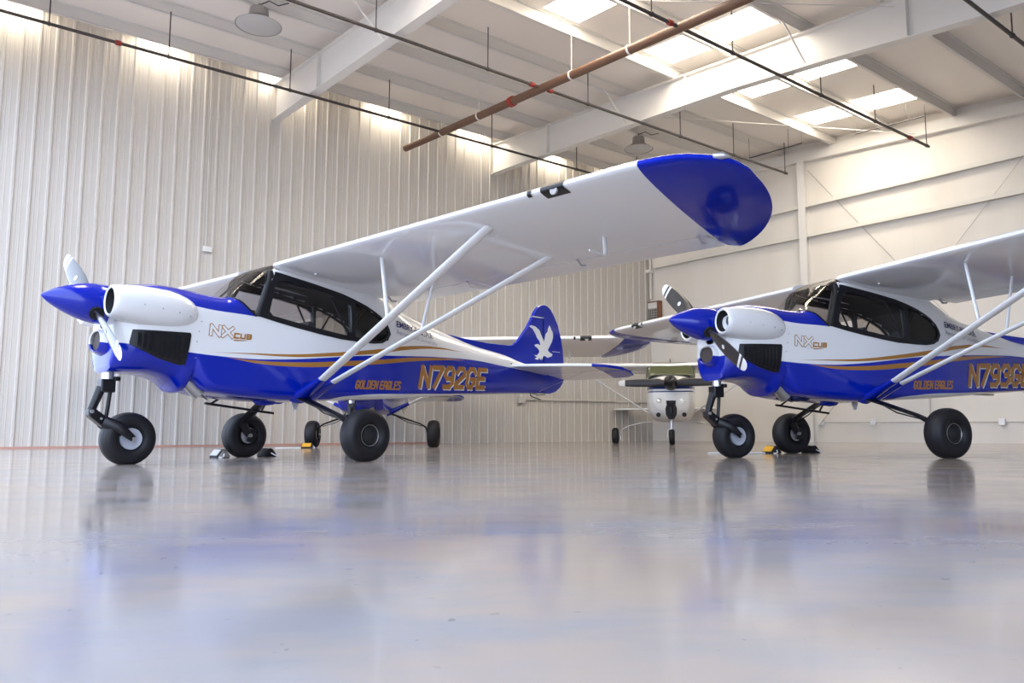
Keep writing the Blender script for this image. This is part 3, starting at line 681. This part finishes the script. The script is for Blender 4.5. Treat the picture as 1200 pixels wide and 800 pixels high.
# ---- lettering laid on the fuselage side
GL = {  # strokes on a 0..1 x 0..1 cell
 'N': [[(.08,0),(.08,1)],[(.08,1),(.86,0)],[(.86,0),(.86,1)]],
 '7': [[(.05,1),(.88,1)],[(.88,1),(.30,0)]],
 '9': [[(.10,0),(.62,0),(.85,.22),(.85,.82),(.66,1),(.28,1),(.10,.82),(.10,.60),(.28,.44),(.85,.44)]],
 '2': [[(.10,.78),(.28,1),(.66,1),(.85,.80),(.85,.64),(.10,.16),(.10,0),(.85,0)]],
 '3': [[(.10,.80),(.28,1),(.66,1),(.85,.82),(.85,.66),(.66,.52),(.40,.52)],[(.66,.52),(.85,.36),(.85,.20),(.62,0),(.10,0)]],
 'G': [[(.86,.78),(.68,1),(.30,1),(.10,.80),(.10,.20),(.30,0),(.62,0),(.86,.22),(.86,.44),(.52,.44)]],
 'E': [[(.85,1),(.10,1),(.10,0),(.85,0)],[(.10,.5),(.70,.5)]],
 'O': [[(.30,0),(.66,0),(.86,.2),(.86,.8),(.66,1),(.30,1),(.10,.8),(.10,.2),(.30,0)]],
 'L': [[(.10,1),(.10,0),(.80,0)]], 'D': [[(.10,0),(.10,1),(.60,1),(.86,.76),(.86,.24),(.60,0),(.10,0)]],
 'A': [[(.10,0),(.10,.8),(.30,1),(.66,1),(.86,.8),(.86,0)],[(.10,.42),(.86,.42)]],
 'S': [[(.86,.84),(.66,1),(.28,1),(.10,.82),(.10,.66),(.86,.36),(.86,.18),(.66,0),(.10,0)]],
 'X': [[(.05,0),(.9,1)],[(.05,1),(.9,0)]], 'C': [[(.9,1),(.10,1),(.10,0),(.9,0)]], 'U': [[(.10,1),(.10,0),(.88,0),(.88,1)]],
 'B': [[(.10,0),(.10,1),(.8,1),(.88,.75),(.78,.52),(.10,.52)],[(.78,.52),(.88,.25),(.8,0),(.10,0)]], ' ': []}
def strokes(mb, text, x0, z0, cw_, chh, wid, shear=0., tilt=0., off=.004, gap=1.12, side=1):
    u = 0.0
    for ch in text:
        for pl_ in GL[ch]:
            P = [Vector((u+a_*cw_+shear*b_*chh, b_*chh)) for a_, b_ in pl_]
            for i in range(len(P)-1):
                d = (P[i+1]-P[i]); L_ = d.length; d.normalize(); nn = Vector((-d.y, d.x))*wid/2
                a_ = P[i]-d*wid*.42; b_ = P[i+1]+d*wid*.42; k = max(1, int(L_/.05)); vs = []
                for j in range(k+1):
                    c_ = a_+(b_-a_)*j/k
                    for q in (c_+nn, c_-nn):
                        xx = x0-q.x; zz = z0+q.y+tilt*q.x; vs.append((xx, side*(surf(xx,zz)+off), zz))
                mb.add(vs, [(2*j, 2*j+1, 2*j+3, 2*j+2) for j in range(k)])
        u += cw_*gap*(.5 if ch == ' ' else 1)
    return mb
def font_text(text, x0, z0, size, tilt, bold, off=.004, sx_=1.0):
    cu = bpy.data.curves.new('lettering', 'FONT'); cu.body = text; cu.size = size; cu.offset = bold; cu.resolution_u = 3
    o = bpy.data.objects.new('lettering', cu); C.objects.link(o); bpy.context.view_layer.update()
    me = bpy.data.meshes.new_from_object(o.evaluated_get(bpy.context.evaluated_depsgraph_get()))
    bpy.data.objects.remove(o)
    for v in me.vertices:
        xx, zz = x0-v.co.x*sx_, z0+v.co.y+tilt*v.co.x*sx_; v.co = (xx, surf(xx,zz)+off, zz)
    me.name = 'lettering'; return me
def letter(root, number):
    fus = [c for c in root.children if c.name.startswith('fuselage')][0]
    obj('lettering', font_text('EMBRY-RIDDLE', -1.07, 1.575, .107, -.108, .0022, .009), M['navy'], fus, None)
    obj('lettering', font_text('Aeronautical University', -1.075, 1.485, .084, -.108, 0, .009, .97), M['grey_letter'], fus, None)
    n1 = MB(); n2 = MB()
    strokes(n1, number, -1.480, .866, .203, .245, .062, .22, .032, .005, 1.115)
    strokes(n2, number, -1.498, .854, .203, .245, .062, .22, .032, .003, 1.115)
    nb_ = obj('registration_number', n1, M['gold'], fus, None); obj('number_shadow', n2, M['decal_white'], nb_, None)
    g = strokes(MB(), 'GOLDEN EAGLES', -.455, .800, .050, .086, .0215, .25, .024, .004, 1.12)
    obj('lettering', g, M['gold'], fus, None)
    lg_ = MB(); strokes(lg_, 'NX', 1.315, 1.262, .118, .092, .040, .08, -.04, .003, 1.10); strokes(lg_, 'CUB', 1.060, 1.250, .058, .042, .0165, .1, .0, .003, 1.18)
    lg_.add([(x, surf(x,z)+.003, z) for x, z in ((1.07,1.228),(.90,1.234),(.94,1.226),(1.05,1.216))], [(0,1,2,3)])
    lo = obj('lettering', lg_, M['gold'], fus, None)
    obj('letter_fill', strokes(MB(), 'NX', 1.315, 1.262, .118, .092, .024, .08, -.04, .0042, 1.10), M['decal_white'], lo, None)

POSE = {'A': (-2.407, 8.953, 227.96), 'B': (4.247, 9.663, 201.97), 'C': (-2.767, 15.75, 269.64)}
pa = build_airplane()
pb = copy_tree(pa); pc = copy_tree(pa)
for o, k in ((pa,'A'), (pb,'B'), (pc,'C')):
    x, y, a_ = POSE[k]; o.location = (x, y, 0); o.rotation_euler = (0, 0, math.radians(a_))
letter(pa, 'N792GE'); letter(pb, 'N793GE')
tag(pa, 'blue and white high-wing airplane marked N792GE, its wing reaching across the middle', 'airplane', 'blue and white high-wing airplanes')
tag(pb, 'blue and white high-wing airplane marked N793GE, cut off by the right edge', 'airplane', 'blue and white high-wing airplanes')
tag(pc, 'blue and white airplane facing the camera by the ribbed wall, mostly hidden behind N792GE', 'airplane', 'blue and white high-wing airplanes')
def at_plane(k, x, y, z=0):
    X, Y, a_ = POSE[k]; a_ = math.radians(a_); return (X+x*math.cos(a_)-y*math.sin(a_), Y+x*math.sin(a_)+y*math.cos(a_), z)

# ---------------------------------------------------------------- white trainer with covered windshield, nose towards the camera
def build_trainer():
    root = empty('airplane')
    # x forward from the main axle, matched to a four-seat high-wing trainer
    w2 = tab((-6.2,.06),(-5,.16),(-3,.34),(-1.6,.50),(-.4,.56),(.5,.57),(1.0,.555),(1.5,.53),(1.75,.50),(1.86,.44),(1.90,.38))
    b2 = tab((-6.2,.98),(-4,.82),(-2,.62),(-1,.555),(.3,.53),(1.2,.535),(1.6,.56),(1.8,.64),(1.90,.78))
    t2_ = tab((-6.2,1.25),(-4,1.42),(-2.4,1.62),(-1.5,1.9),(-.8,1.98),(.3,1.98),(.45,1.93),(.95,1.63),(1.4,1.60),(1.7,1.57),(1.84,1.52),(1.90,1.46))
    nn2 = tab((-6.2,2.2),(-2.5,2.6),(-1,4),(.4,4),(1,3.2),(1.9,2.8))
    def rg(x):
        W_, b_, t_, n1 = w2(x), b2(x), t2_(x), nn2(x); zc = (b_+t_)/2; out = []
        for j in range(56):
            a_ = 2*PI*j/56; c_, s1 = math.cos(a_), math.sin(a_)
            out.append((x, W_*abs(c_)**(2/n1)*(1 if c_>0 else -1), zc+(t_-b_)/2*abs(s1)**(2/n1)*(1 if s1>0 else -1)))
        return out
    mt = new_mat('trainer_livery', (.78,.78,.76), .3, 0, .4); n = N(mt); x, y, z, v = n.xyz()
    f = n.math('MAXIMUM', n.math('COMPARE', z, 1.315, .052), n.math('COMPARE', z, 1.205, .014))
    n.put(n.b.inputs['Base Color'], n.mix(f, (.78,.78,.76,1), (.012,.03,.16,1)))
    xs = list(np.linspace(-6.2,1.4,50))+[1.5,1.6,1.7,1.76,1.82,1.86,1.885,1.90]
    fu = obj('fuselage', MB().rings([rg(x) for x in xs]), mt, root, 50)
    for sg in (1,-1):
        o = obj('air_inlet', MB().lathe([(1.86,.11),(1.925,.105),(1.935,.085)], 24, (0,0,0), 'x'), M['black_matte'], fu)
        o.location = (0, sg*.30, 1.435); o.scale = (1,1.35,.62)
        ld = obj('landing_light', MB().lathe([(1.84,.075),(1.905,.072),(1.912,.055),(1.90,.05)], 20, (0,sg*.265,1.00), 'x'), M['white'], fu)
        obj('lamp_lens', MB().lathe([(1.89,.052),(1.905,.05),(1.912,.02)], 18, (0,sg*.265,1.00), 'x'), M['headlight'], ld)
        obj('lower_inlet', MB().lathe([(1.75,.05),(1.87,.05),(1.872,.02)], 16, (0,sg*.29,.68), 'x'), M['black_matte'], fu)
    obj('engine_opening', MB().prism([(-.11,1.00),(.11,1.00),(.10,.90),(.13,.82),(.12,.68),(.06,.58),(-.06,.58),(-.12,.68),(-.13,.82),(-.10,.90)], 1.55, 1.915, 'x'), M['black_matte'], fu, None, .01)
    obj('engine_part', MB().tube([(1.925,-.05,.93),(1.925,.05,.93)], .03, 10).tube([(1.92,0,.86),(1.93,0,.70)], [.045,.03], 12), M['black'], fu)
    obj('roof_antenna', MB().prism([(-.3,1.96),(-.12,1.96),(-.22,2.14),(-.27,2.14)], -.012, .012), M['black'], fu, None)
    # propeller
    pr = empty('propeller'); pr.parent = root; pr.location = (0, 0, 1.40)
    obj('spinner', MB().lathe([(1.91,.17),(1.95,.17),(2.05,.14),(2.15,.09),(2.21,.04),(2.225,.005)], 28, (0,0,0), 'x'), M['black'], pr)
    mt = new_mat('trainer_blade', (.02,.018,.018), .35); n = N(mt); x, y, z, v = n.xyz()
    n.put(n.b.inputs['Base Color'], n.mix(n.math('GREATER_THAN', n.math('ABSOLUTE', y), 1.02), (.02,.017,.017,1), (.8,.8,.8,1)))
    for sg in (1,-1):
        R = [[(2.0+math.sin(2*PI*j/16)*tk, sg*r_, .035*sg*0-.0+math.cos(2*PI*j/16)*ch/2) for j in range(16)] for r_, ch, tk in ((.08,.10,.05),(.2,.15,.03),(.45,.18,.018),(.8,.17,.013),(1.05,.14,.01),(1.15,.10,.008),(1.165,.05,.006))]
        obj('blade', MB().rings(R), mt, pr)
    # wings, struts, tail
    def T(c): return 5*(.2969*math.sqrt(c)-.126*c-.3516*c*c+.2843*c**3-.1036*c**4)
    wm = tip_paint('trainer_wing', 5.35, 0)
    for sg in (1,-1):
        R = []
        for y, ch, tk in ((0,1.6,1),(3,1.6,1),(5.3,1.2,.75),(5.45,1.0,.4)):
            le = .55-(1.6-ch)*.2; z0 = 1.90+.022*y; up_, lo_ = [], []
            for i in range(17):
                c = (1-math.cos(PI*i/16))/2; xx = le-ch*c; zz = z0-.10*c*ch/1.6
                up_.append((xx, sg*y, zz+.22*T(c)*tk)); lo_.append((xx, sg*y, zz-.10*T(c)*tk))
            R.append(up_+lo_[::-1])
        wg = obj('wing', MB().rings(R), wm, root, 50)
        obj('vent_tube', MB().tube([(.0,sg*1.45,1.86),(.0,sg*1.45,1.80)], .015, 8), M['black'], wg)
        obj('wing_strut', MB().tube([(.20,sg*.52,.74),(.08,sg*2.25,1.88)], .02, 12, .055, (1,0,0)), M['white'], root)
        lg = obj('main_gear_leg', MB().tube([(0,sg*.45,.545),(0,sg*.75,.52),(0,sg*1.05,.45),(0,sg*1.22,.36),(0,sg*1.30,.20)], [.016]*5, 10, [.07,.06,.05,.045,.04], (1,0,0)), M['white'], root)
        tr2 = tire(.205, .082, .085, .006); tr2.v = [(a_, b_+sg*1.40, c_+.199) for a_, b_, c_ in tr2.v]
        mw = obj('main_wheel', tr2, M['rubber'], root, 60)
        obj('hub', MB().lathe([(-.05,.02),(-.045,.09),(.045,.09),(.05,.02)], 20, (0,sg*1.40,.199), 'y'), M['hub'], mw)
        obj('brake_caliper', MB().box((-.05,sg*1.40-sg*.13-.02,.10),(.05,sg*1.40-sg*.13+.02,.22)), M['steel'], mw, None, .008)
        obj('tailplane', MB().prism([(-5.3,sg*.05),(-5.55,sg*1.75),(-5.65,sg*1.85),(-6.2,sg*1.85),(-6.3,sg*1.7),(-6.3,sg*.05)], 1.00, 1.05, 'z'), M['white'], root, None, .02)
    obj('fin', MB().prism([(-4.4,1.36),(-5.2,1.55),(-5.9,2.55),(-6.45,2.6),(-6.3,1.2),(-6.0,1.1)], -.03, .03), M['white'], root, None, .015)
    ng = obj('nose_gear', MB().tube([(1.62,0,.62),(1.66,0,.30)], .03, 12), M['silver'], root)
    obj('fork', MB().tube([(1.66,.0,.36),(1.66,.09,.34),(1.66,.095,.17)], .014, 8).tube([(1.66,.0,.36),(1.66,-.09,.34),(1.66,-.095,.17)], .014, 8), M['white'], ng)
    tr2 = tire(.182, .066, .075, .006); tr2.v = [(a_+1.66, b_, c_+.176) for a_, b_, c_ in tr2.v]
    nw = obj('nose_wheel', tr2, M['rubber'], root, 60)
    obj('hub', MB().lathe([(-.045,.02),(-.04,.08),(.04,.08),(.045,.02)], 20, (1.66,0,.176), 'y'), M['hub'], nw)
    # cover draped over the windshield: a shell just outside the cabin skin
    R = []
    for x in np.linspace(-.25, 1.02, 26):
        W_, b_, t_, n1 = w2(x)+.018, b2(x), t2_(x)+.022, max(9., nn2(x)); zc = (b_+t_)/2; r_ = []
        for j in range(31):
            a_ = math.radians(14)+math.radians(152)*j/30; c_, s1 = math.cos(a_), math.sin(a_)
            wr = .006*math.sin(9*x+7*a_)+.004*math.sin(23*a_)
            r_.append((x, (W_+wr)*abs(c_)**(2/n1)*(1 if c_>0 else -1), zc+((t_-b_)/2+wr)*abs(s1)**(2/n1)))
        R.append(r_)
    cov = MB().rings(R, False, False)
    return root, cov
dr, cov = build_trainer()
DL = (3.98, 19.75, 0); DR = math.radians(258.5)
dr.location = DL; dr.rotation_euler = (0,0,DR)
tag(dr, 'white airplane with dark horizontal propeller, head-on in the far corner', 'airplane')
cv = obj('windshield_cover', cov, M['olive'], None, 60); cv.location = DL; cv.rotation_euler = (0,0,DR)
cv.modifiers.new('thick', 'SOLIDIFY').thickness = .008
tag(cv, 'shiny olive green sheet covering the windshield of the head-on white airplane', 'cover')

# ---------------------------------------------------------------- wheel chocks
def chock(label, plane, x, y, dark, mat_label, group):
    root = empty('wheel_chock', at_plane(plane, x, y), math.radians(POSE[plane][2]))
    sg = 1 if dark > 0 else -1
    poly = [(-.075*sg,.0),(-.085*sg,.02),(-.02*sg,.10),(.012*sg,.105),(.085*sg,.02),(.085*sg,.0)]
    obj('body', MB().prism(poly, -.10, .10), M['black_matte'], root, None, .012)
    d = Vector((.065*sg,.085)).normalized()
    q = [(.083*sg,.028),(.026*sg,.096),(.030*sg,.099),(.087*sg,.031)]
    obj('label_plate', MB().prism(q, -.085, .085), mat_label, root, None)
    obj('end_cap', MB().prism([(a_*.8,b_*.8+.006) for a_, b_ in poly], .10, .108), mat_label if mat_label is not M['yellow'] else M['black'], root, None, .003)
    obj('rope_loop', MB().tube([(0,.10,.05),(.03*sg,.15,.02),(.06*sg,.16,.008),(.08*sg,.13,.008)], .008, 6), M['rope'], root)
    return tag(root, label, 'chock', group)
chock('silver-grey ended chock on the nose side of the far main wheel of N792GE', 'A', .30, -1.22, 1, M['steel'], 'wheel chocks')
chock('dark chock on the tail side of the far main wheel of N792GE', 'A', -.31, -1.20, -1, M['black'], 'wheel chocks')
chock('black chock with yellow plate on the nose side of the far main wheel of N793GE', 'B', .33, -1.22, 1, M['yellow'], 'wheel chocks')
chock('black chock with yellow plate on the tail side of the far main wheel of N793GE', 'B', -.31, -1.20, -1, M['yellow'], 'wheel chocks')
chock('black chock with yellow plate by the wheel of the airplane hidden behind N792GE', 'C', .31, -1.22, 1, M['yellow'], 'wheel chocks')
def rope(label, pts):
    o = obj('chock_rope', MB().tube([(p[0],p[1],.009) for p in pts], .009, 6), M['rope']); tag(o, label, 'rope')
b0 = at_plane('B', .44, -1.22); rope('white rope trailing on the floor beside the yellow chock of N793GE', [(b0[0],b0[1]),(b0[0]-.2,b0[1]+.03),(b0[0]-.5,b0[1]+.0),(b0[0]-.75,b0[1]+.06)])
c0 = at_plane('C', .44, -1.22); rope('white rope on the floor left of the yellow chock near the ribbed wall', [(c0[0]-.1,c0[1]),(c0[0]-.25,c0[1]+.03),(c0[0]-.48,c0[1]),(c0[0]-.6,c0[1]+.05)])

# ---------------------------------------------------------------- sprinkler pipes under the roof
def spr(label, t, z, s0, s1, rods, r=.03, couple=()):
    root = bempty('sprinkler_pipe'); tag(root, label, 'pipe', 'sprinkler branch pipes')
    obj('pipe', MB().tube([(s0,t,z),(s1,t,z)], r, 10), M['pipe'], root)
    for s in rods: obj('hanger_rod', MB().tube([(s,t,z),(s,t,puz(t)+.05)], .012, 6).tube([(s-.02,t,z),(s+.02,t,z)], r*1.35, 10), M['pipe'], root)
    for s in couple: obj('coupling', MB().tube([(s-.05,t,z),(s+.05,t,z)], r*1.6, 12), M['red'], root)
spr('thin dark sprinkler pipe running close along the ribbed wall', 2.21, 7.78, 1.26, 20.2, (18.66, 16.58, 14.06, 11.6, 8.54, 5.51, 3.0), .031, (17.5,))
spr('dark sprinkler pipe crossing above the middle, second from the ribbed wall', 6.05, 7.60, 0.98, 20.2, (16.62, 14.02, 11.5, 8.73, 5.59, 3.44, 1.08), .031, (10.35, 9.85))
spr('dark sprinkler pipe ending over the back wall beside the skylights, third from the ribbed wall', 9.78, 7.40, 0.66, 20.2, (10.82, 8.59, 5.56, 3.3, 0.77), .033, (10.35, 1.63))
spr('dark sprinkler pipe in the top right corner, farthest from the ribbed wall', 13.52, 7.05, .4, 20.2, (6.01, 8.8, 11.61, 3.18), .033)
root = bempty('water_main_pipe'); tag(root, 'thick rusty brown main pipe slanting across under the roof', 'pipe')
mz = lambda t: 7.77-.05*(t-2.2)
ms = 10.1
obj('pipe', MB().tube([(ms,.45,mz(.45)),(ms,TD-2,mz(TD-2))], .088, 18), M['rust'], root)
for t in (5.05,): obj('coupling', MB().tube([(ms,t-.06,mz(t)),(ms,t+.06,mz(t))], .115, 18), M['red'], root)
for t in (2.2, 3.8, 7.0, 8.6, 11.8):
    hgr = obj('hanger_rod', MB().tube([(ms,t,mz(t)+.08),(ms,t,puz(t)+.05)], .008, 6), M['frame'], root)
    obj('hanger_clamp', MB().tube([(ms,t-.02,mz(t)),(ms,t+.02,mz(t))], .098, 18), M['frame'], hgr)
def sway(label, p, q):
    root = bempty('sway_brace'); tag(root, label, 'brace')
    obj('bar', MB().tube([p,q], .017, 8), M['pipe'], root)
    for a_ in (p, q, tuple(p[i]+(q[i]-p[i])*.75 for i in range(3))): obj('hanger_rod', MB().tube([a_,(a_[0],a_[1],puz(a_[1])+.1)], .006, 6), M['pipe'], root)
sway('short dark brace bar hung below the roof left of the back wall column', (1.95,5.5,7.99), (1.9,7.1,7.98))
sway('short dark brace bar hung below the roof by the third sprinkler pipe end', (1.5,8.35,7.95), (1.4,10.05,7.92))

# ---------------------------------------------------------------- high bay lamps
def lamp(label, s, t, z, d):
    root = bempty('high_bay_lamp'); root.matrix_world = BW @ Matrix.Translation((s,t,z)); tag(root, label, 'lamp', 'high bay lamps')
    r = d/2
    obj('shade', MB().lathe([(.20*d/.88,r*.36),(.17,r*.42),(.10,r*.62),(.03,r*.90),(.0,r),(.004,r*.97),(.03,r*.86),(.09,r*.6),(.15,r*.38)], 40, (0,0,0), 'z'), M['shade'], root)
    obj('lens', MB().lathe([(.012,r*.95),(-.015,r*.8),(-.03,r*.45),(-.035,r*.02)], 40, (0,0,0), 'z'), M['lens'], root)
    obj('ballast_housing', MB().lathe([(.17,r*.40),(.19,r*.43),(.33,r*.40),(.36,r*.30),(.38,r*.06)], 28, (0,0,0), 'z'), M['shade'], root)
    obj('hook', MB().tube([(0,0,.37),(0,0,puz(t)-z+.0)], .014, 8), M['pipe'], root)
    obj('supply_cable', MB().tube([(0,0,.42),(-.15,.12,.50),(-.30,.2,.42),(-.45,.35,.46)], .012, 6), M['pipe'], root)
lamp('round industrial ceiling lamp at top left, before the first roof beam', 15.4, 3.9, 8.12, .88)
lamp('round industrial ceiling lamp above the blue wing tip of N792GE', 4.65, 3.8, 8.12, .80)

# ---------------------------------------------------------------- fittings on the walls
root = bempty('electrical_conduit'); tag(root, 'grey horizontal conduit on the ribbed wall below the tail of N792GE', 'conduit')
obj('pipe', MB().tube([(.05,.06,1.29),(5.75,.06,1.27)], .022, 8), M['conduit'], root); obj('junction_box', MB().box((5.68,.03,1.16),(5.92,.12,1.36)), M['conduit'], root, None, .01)
root = bempty('electrical_conduit'); tag(root, 'thin vertical conduit ending in a small white box high on the ribbed wall', 'conduit')
obj('pipe', MB().tube([(15.1,.05,8.95),(15.05,.05,4.55)], .014, 8), M['conduit'], root); obj('junction_box', MB().box((14.93,.03,4.41),(15.12,.12,4.53)), M['white'], root, None, .01)
root = bempty('electrical_conduit'); tag(root, 'horizontal conduit with square boxes low on the back wall under N793GE', 'conduit')
obj('pipe', MB().tube([(.05,6.3,.61),(.05,16,.61)], .014, 8).tube([(.05,9.2,.61),(.05,9.2,1.7)], .014, 8), M['conduit'], root)
for t in (6.26, 7.74, 10.82, 13.6): obj('junction_box', MB().box((.02,t-.07,.53),(.10,t+.07,.69)), M['white'], root, None, .008)
root = bempty('wall_vent'); tag(root, 'dark gridded vent box with brown side in the corner beyond the propeller of N793GE', 'vent')
obj('box', MB().box((.02,.46,4.00),(.20,.54,4.72)).box((.02,.04,4.70),(.20,.54,4.74)).box((.02,.04,3.97),(.20,.54,4.01)), M['wood'], root, None)
gr = MB().box((.15,.04,4.01),(.16,.46,4.50)); obj('dark_screen', gr, M['black_matte'], root, None)
g2 = MB()
for i in range(6): g2.box((.17,.05+.075*i,4.01),(.185,.060+.075*i,4.50))
for i in range(6): g2.box((.17,.04,4.04+.085*i),(.185,.46,4.050+.085*i))
obj('grille', g2, M['girt'], root, None); obj('header_plate', MB().box((.15,.04,4.50),(.19,.46,4.70)), M['frame'], root, None)
root = bempty('downpipe'); tag(root, 'vertical pale pipe with a bracket in the corner above the gridded vent', 'pipe')
obj('pipe', MB().tube([(.10,.10,4.85),(.10,.10,8.6)], .045, 12), M['girt'], root); obj('bracket', MB().box((.03,.03,5.75),(.28,.22,5.86)), M['frame'], root, None, .01)
